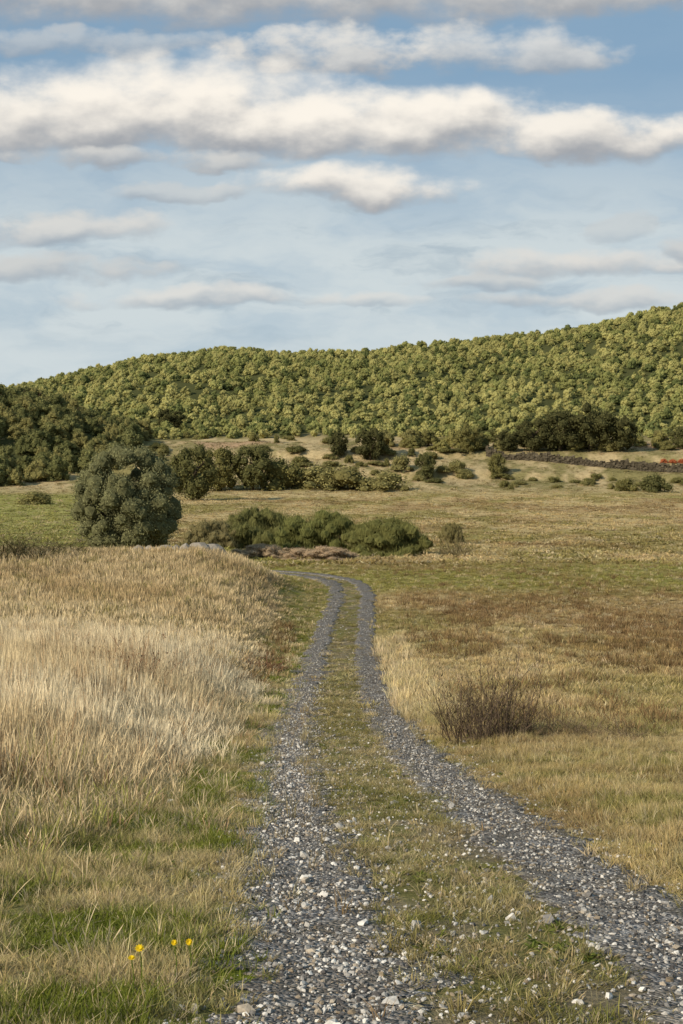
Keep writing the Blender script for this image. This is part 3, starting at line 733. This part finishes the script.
# yellow flowers
M_yel = leafmat('petals', (.76,.53,.02), .2, None, False); M_stem = leafmat('stem', tuple(lin(96,112,40)), .2, None, False)
for i, (px, py, lab) in enumerate([(130,958,'lowest yellow flower in the grass at lower left'),(138,948,'yellow flower just above the lowest one'),(173,942,'left one of the two yellow flowers side by side'),(188,941,'right one of the two yellow flowers side by side')]):
    h = .17; x, y, z = ground_at(px, py, 4, 30)
    for q in range(8):
        d = F*(CAMZ-z-h)/(py+4-HY); x = (px-CX)/F*d; y = d; z = float(H(x,y)[0])
    root = tag(ob('yellow_flower', None, None, (x,y,z)), lab, 'flower')
    V, Q = tube([(0,0,-.02),(.01,0,h*.5),(0,0,h)], [.003,.0025,.002], 5); ob('stem', mk('stem', V, Q, M_stem), root)
    n = 22; a = np.linspace(0,6.28*2,n); V = []
    for k in range(n):
        rr = (.017 if k < 11 else .010)*(1+.25*math.sin(i*2.)); u = np.array([math.cos(a[k]),math.sin(a[k]),0]); w = np.array([-u[1],u[0],0]); c0 = np.array([0,0,h+(0 if k < 11 else .004)])
        V += [c0, c0+u*rr*.6-w*.004+[0,0,.004], c0+u*rr+[0,0,.006], c0+u*rr*.6+w*.004+[0,0,.004]]
    V = np.array(V); Rm = math.radians(20+18*i); V2 = V-[0,0,h]; V = np.stack([V2[:,0], V2[:,1]*math.cos(Rm)-V2[:,2]*math.sin(Rm), V2[:,1]*math.sin(Rm)+V2[:,2]*math.cos(Rm)+h],1)
    ob('bloom', mk('bloom', V, np.arange(n*4).reshape(-1,4), M_yel), root)

# ---------------------------------------------------------------- world
sun_az = math.atan2(-.78, -.62); sun_el = math.radians(28)
WS = .11
w = bpy.data.worlds.new('World'); bpy.context.scene.world = w; w.use_nodes = True; nt = w.node_tree; nt.nodes.clear()
out = nt.nodes.new('ShaderNodeOutputWorld'); bg = nt.nodes.new('ShaderNodeBackground'); nt.links.new(bg.outputs[0], out.inputs[0]); bg.inputs[1].default_value = WS
sky = nt.nodes.new('ShaderNodeTexSky'); sky.sky_type = 'NISHITA'; sky.sun_disc = False; sky.sun_elevation = sun_el; sky.sun_rotation = sun_az % (2*math.pi); sky.air_density = 1.0; sky.dust_density = .6; sky.ozone_density = 1.5
tc = nt.nodes.new('ShaderNodeTexCoord'); sp = nt.nodes.new('ShaderNodeSeparateXYZ'); nt.links.new(tc.outputs['Generated'], sp.inputs[0])
M = lambda *a, **k: mathn(nt, *a, **k)
KS = .1/WS
def kc(r, g, b): return tuple(lin(r, g, b)*10*KS)
ay = M('MAXIMUM', M('ABSOLUTE', sp.outputs[1]), .1)
U = M('MULTIPLY_ADD', M('DIVIDE', sp.outputs[0], ay), 1.422, .3415); Vv = M('MULTIPLY_ADD', M('DIVIDE', sp.outputs[2], ay), -1.422, .48)
def comb(a, b):
    n = nt.nodes.new('ShaderNodeCombineXYZ'); nt.links.new(a, n.inputs[0]); nt.links.new(b, n.inputs[1]); return n.outputs[0]
def mr(v, a, b, c=0., d=1., smooth=True):
    n = nt.nodes.new('ShaderNodeMapRange'); n.interpolation_type = 'SMOOTHSTEP' if smooth else 'LINEAR'
    nt.links.new(v, n.inputs[0]); n.inputs[1].default_value = a; n.inputs[2].default_value = b; n.inputs[3].default_value = c; n.inputs[4].default_value = d; return n.outputs[0]
wn = noisem(nt, 9, 4, .58, comb(U, M('MULTIPLY', Vv, 2.0))); ws = nt.nodes.new('ShaderNodeSeparateColor'); nt.links.new(wn.outputs['Color'], ws.inputs[0])
U2 = M('ADD', U, M('MULTIPLY_ADD', ws.outputs[0], .11, -.055)); V2 = M('ADD', Vv, M('MULTIPLY_ADD', ws.outputs[1], .044, -.022))
na_ = noisem(nt, 15, 7, .54, comb(U, M('MULTIPLY', Vv, 1.6))).outputs[0]
nb_ = noisem(nt, 15, 4, .50, comb(M('ADD', U, -.008), M('MULTIPLY_ADD', Vv, 1.6, -.022))).outputs[0]
relief = M('SUBTRACT', na_, nb_)
col = mixc(nt, .8, scalec(nt, sky.outputs[0], 1.0), kc(128,162,190))
# thin veil toward the horizon
st = noisem(nt, 6, 5, .55, comb(U2, M('MULTIPLY', V2, 3.0))).outputs[0]
veil = M('MULTIPLY', mr(Vv, .06, .27, .08, 1.0), mr(st, .32, .60, .6, 1.0))
col = mixc(nt, veil, col, kc(206,216,219))
st2 = noisem(nt, 7, 6, .58, comb(M('ADD', U2, 3.3), M('MULTIPLY', V2, 3.6))).outputs[0]
col = mixc(nt, M('MULTIPLY', mr(st2, .48, .70, 0, .65), M('MULTIPLY', mr(Vv, .17, .23), mr(Vv, .36, .31))), col, kc(156,175,189))
G1 = kc(160,164,170); G2 = kc(162,173,183)
clouds = [ # cx, cy, rx, top, base, opacity, bright, noise
 (.20,-.010,.62,.06,.046,1.,.55,.55),(.62,-.02,.34,.06,.042,.95,.8,.55),
 (.325,.056,.12,.026,.022,.85,.8,1.0),(.50,.055,.12,.032,.026,.72,.8,.9),(.10,.045,.16,.014,.014,.5,.5,1.2),
 (.02,.132,.20,.048,.038,1.,.8,.5),(.32,.132,.36,.034,.030,1.,1.1,.5),(.17,.120,.23,.074,.046,1.,1.15,.45),(.39,.130,.20,.046,.038,1.,1.15,.5),(.60,.138,.13,.028,.028,1.,1.05,.7),
 (.14,.162,.16,.013,.012,.8,.45,1.1),
 (.345,.190,.12,.028,.020,1.,1.,.7),(.17,.198,.07,.012,.010,.5,.4,1.2),
 (.05,.232,.14,.026,.018,.85,.55,.9),(.04,.272,.14,.018,.014,.8,.3,.9),
 (.585,.266,.12,.019,.015,1.,.6,.6),(.62,.232,.04,.02,.012,.4,.2,1.3),(.69,.252,.03,.016,.014,.8,.3,.8),
 (.48,.283,.08,.010,.009,.7,.3,.9),(.20,.298,.16,.013,.011,.75,.65,.9),(.58,.302,.13,.013,.011,.75,.5,.9),(.36,.302,.10,.010,.008,.5,.6,1.0)]
for cx, cy, rx, rt_, rb, op, br, nz in clouds:
    dx = M('MULTIPLY_ADD', U2, 1/rx, -cx/rx); dy = M('SUBTRACT', V2, cy)
    dn = M('MAXIMUM', M('MULTIPLY', dy, 1/rb), M('MULTIPLY', dy, -1/rt_))
    e = M('SUBTRACT', 1., M('ADD', M('MULTIPLY', dx, dx), M('MULTIPLY', dn, dn)))
    e = M('ADD', e, M('MULTIPLY_ADD', na_, nz*3.6, -nz*1.8))
    dens = mr(e, -.1, .95, 0., op)
    lit = mr(M('ADD', M('MULTIPLY_ADD', dy, -.80/rb, .62), M('MULTIPLY', relief, 1.3)), -.1, 1.1)
    low = cy > .22
    cc = mixc(nt, lit, G2 if low else G1, kc(min(252,190+54*br), min(247,193+45*br), min(236,194+34*br)))
    col = mixc(nt, dens, col, cc)
nt.links.new(col, bg.inputs[0])

sv = np.array([math.sin(sun_az)*math.cos(sun_el), math.cos(sun_az)*math.cos(sun_el), math.sin(sun_el)])
from mathutils import Vector
L = bpy.data.lights.new('sun', 'SUN'); L.energy = 5.0; L.angle = math.radians(.5); L.color = (1, .91, .77)
lo = bpy.data.objects.new('sun', L); C.objects.link(lo); lo.rotation_euler = Vector(-sv).to_track_quat('-Z', 'Y').to_euler()
cam = bpy.data.cameras.new('camera'); cam.sensor_fit = 'VERTICAL'; cam.sensor_height = 36; cam.lens = 50; cam.clip_end = 9000
co = bpy.data.objects.new('camera', cam); C.objects.link(co); co.location = (0,0,CAMZ); co.rotation_euler = (math.radians(90)-math.atan(32/F), 0, 0)
bpy.context.scene.camera = co
sc = bpy.context.scene; sc.view_settings.view_transform = 'Standard'; sc.view_settings.look = 'None'; sc.view_settings.exposure = 0
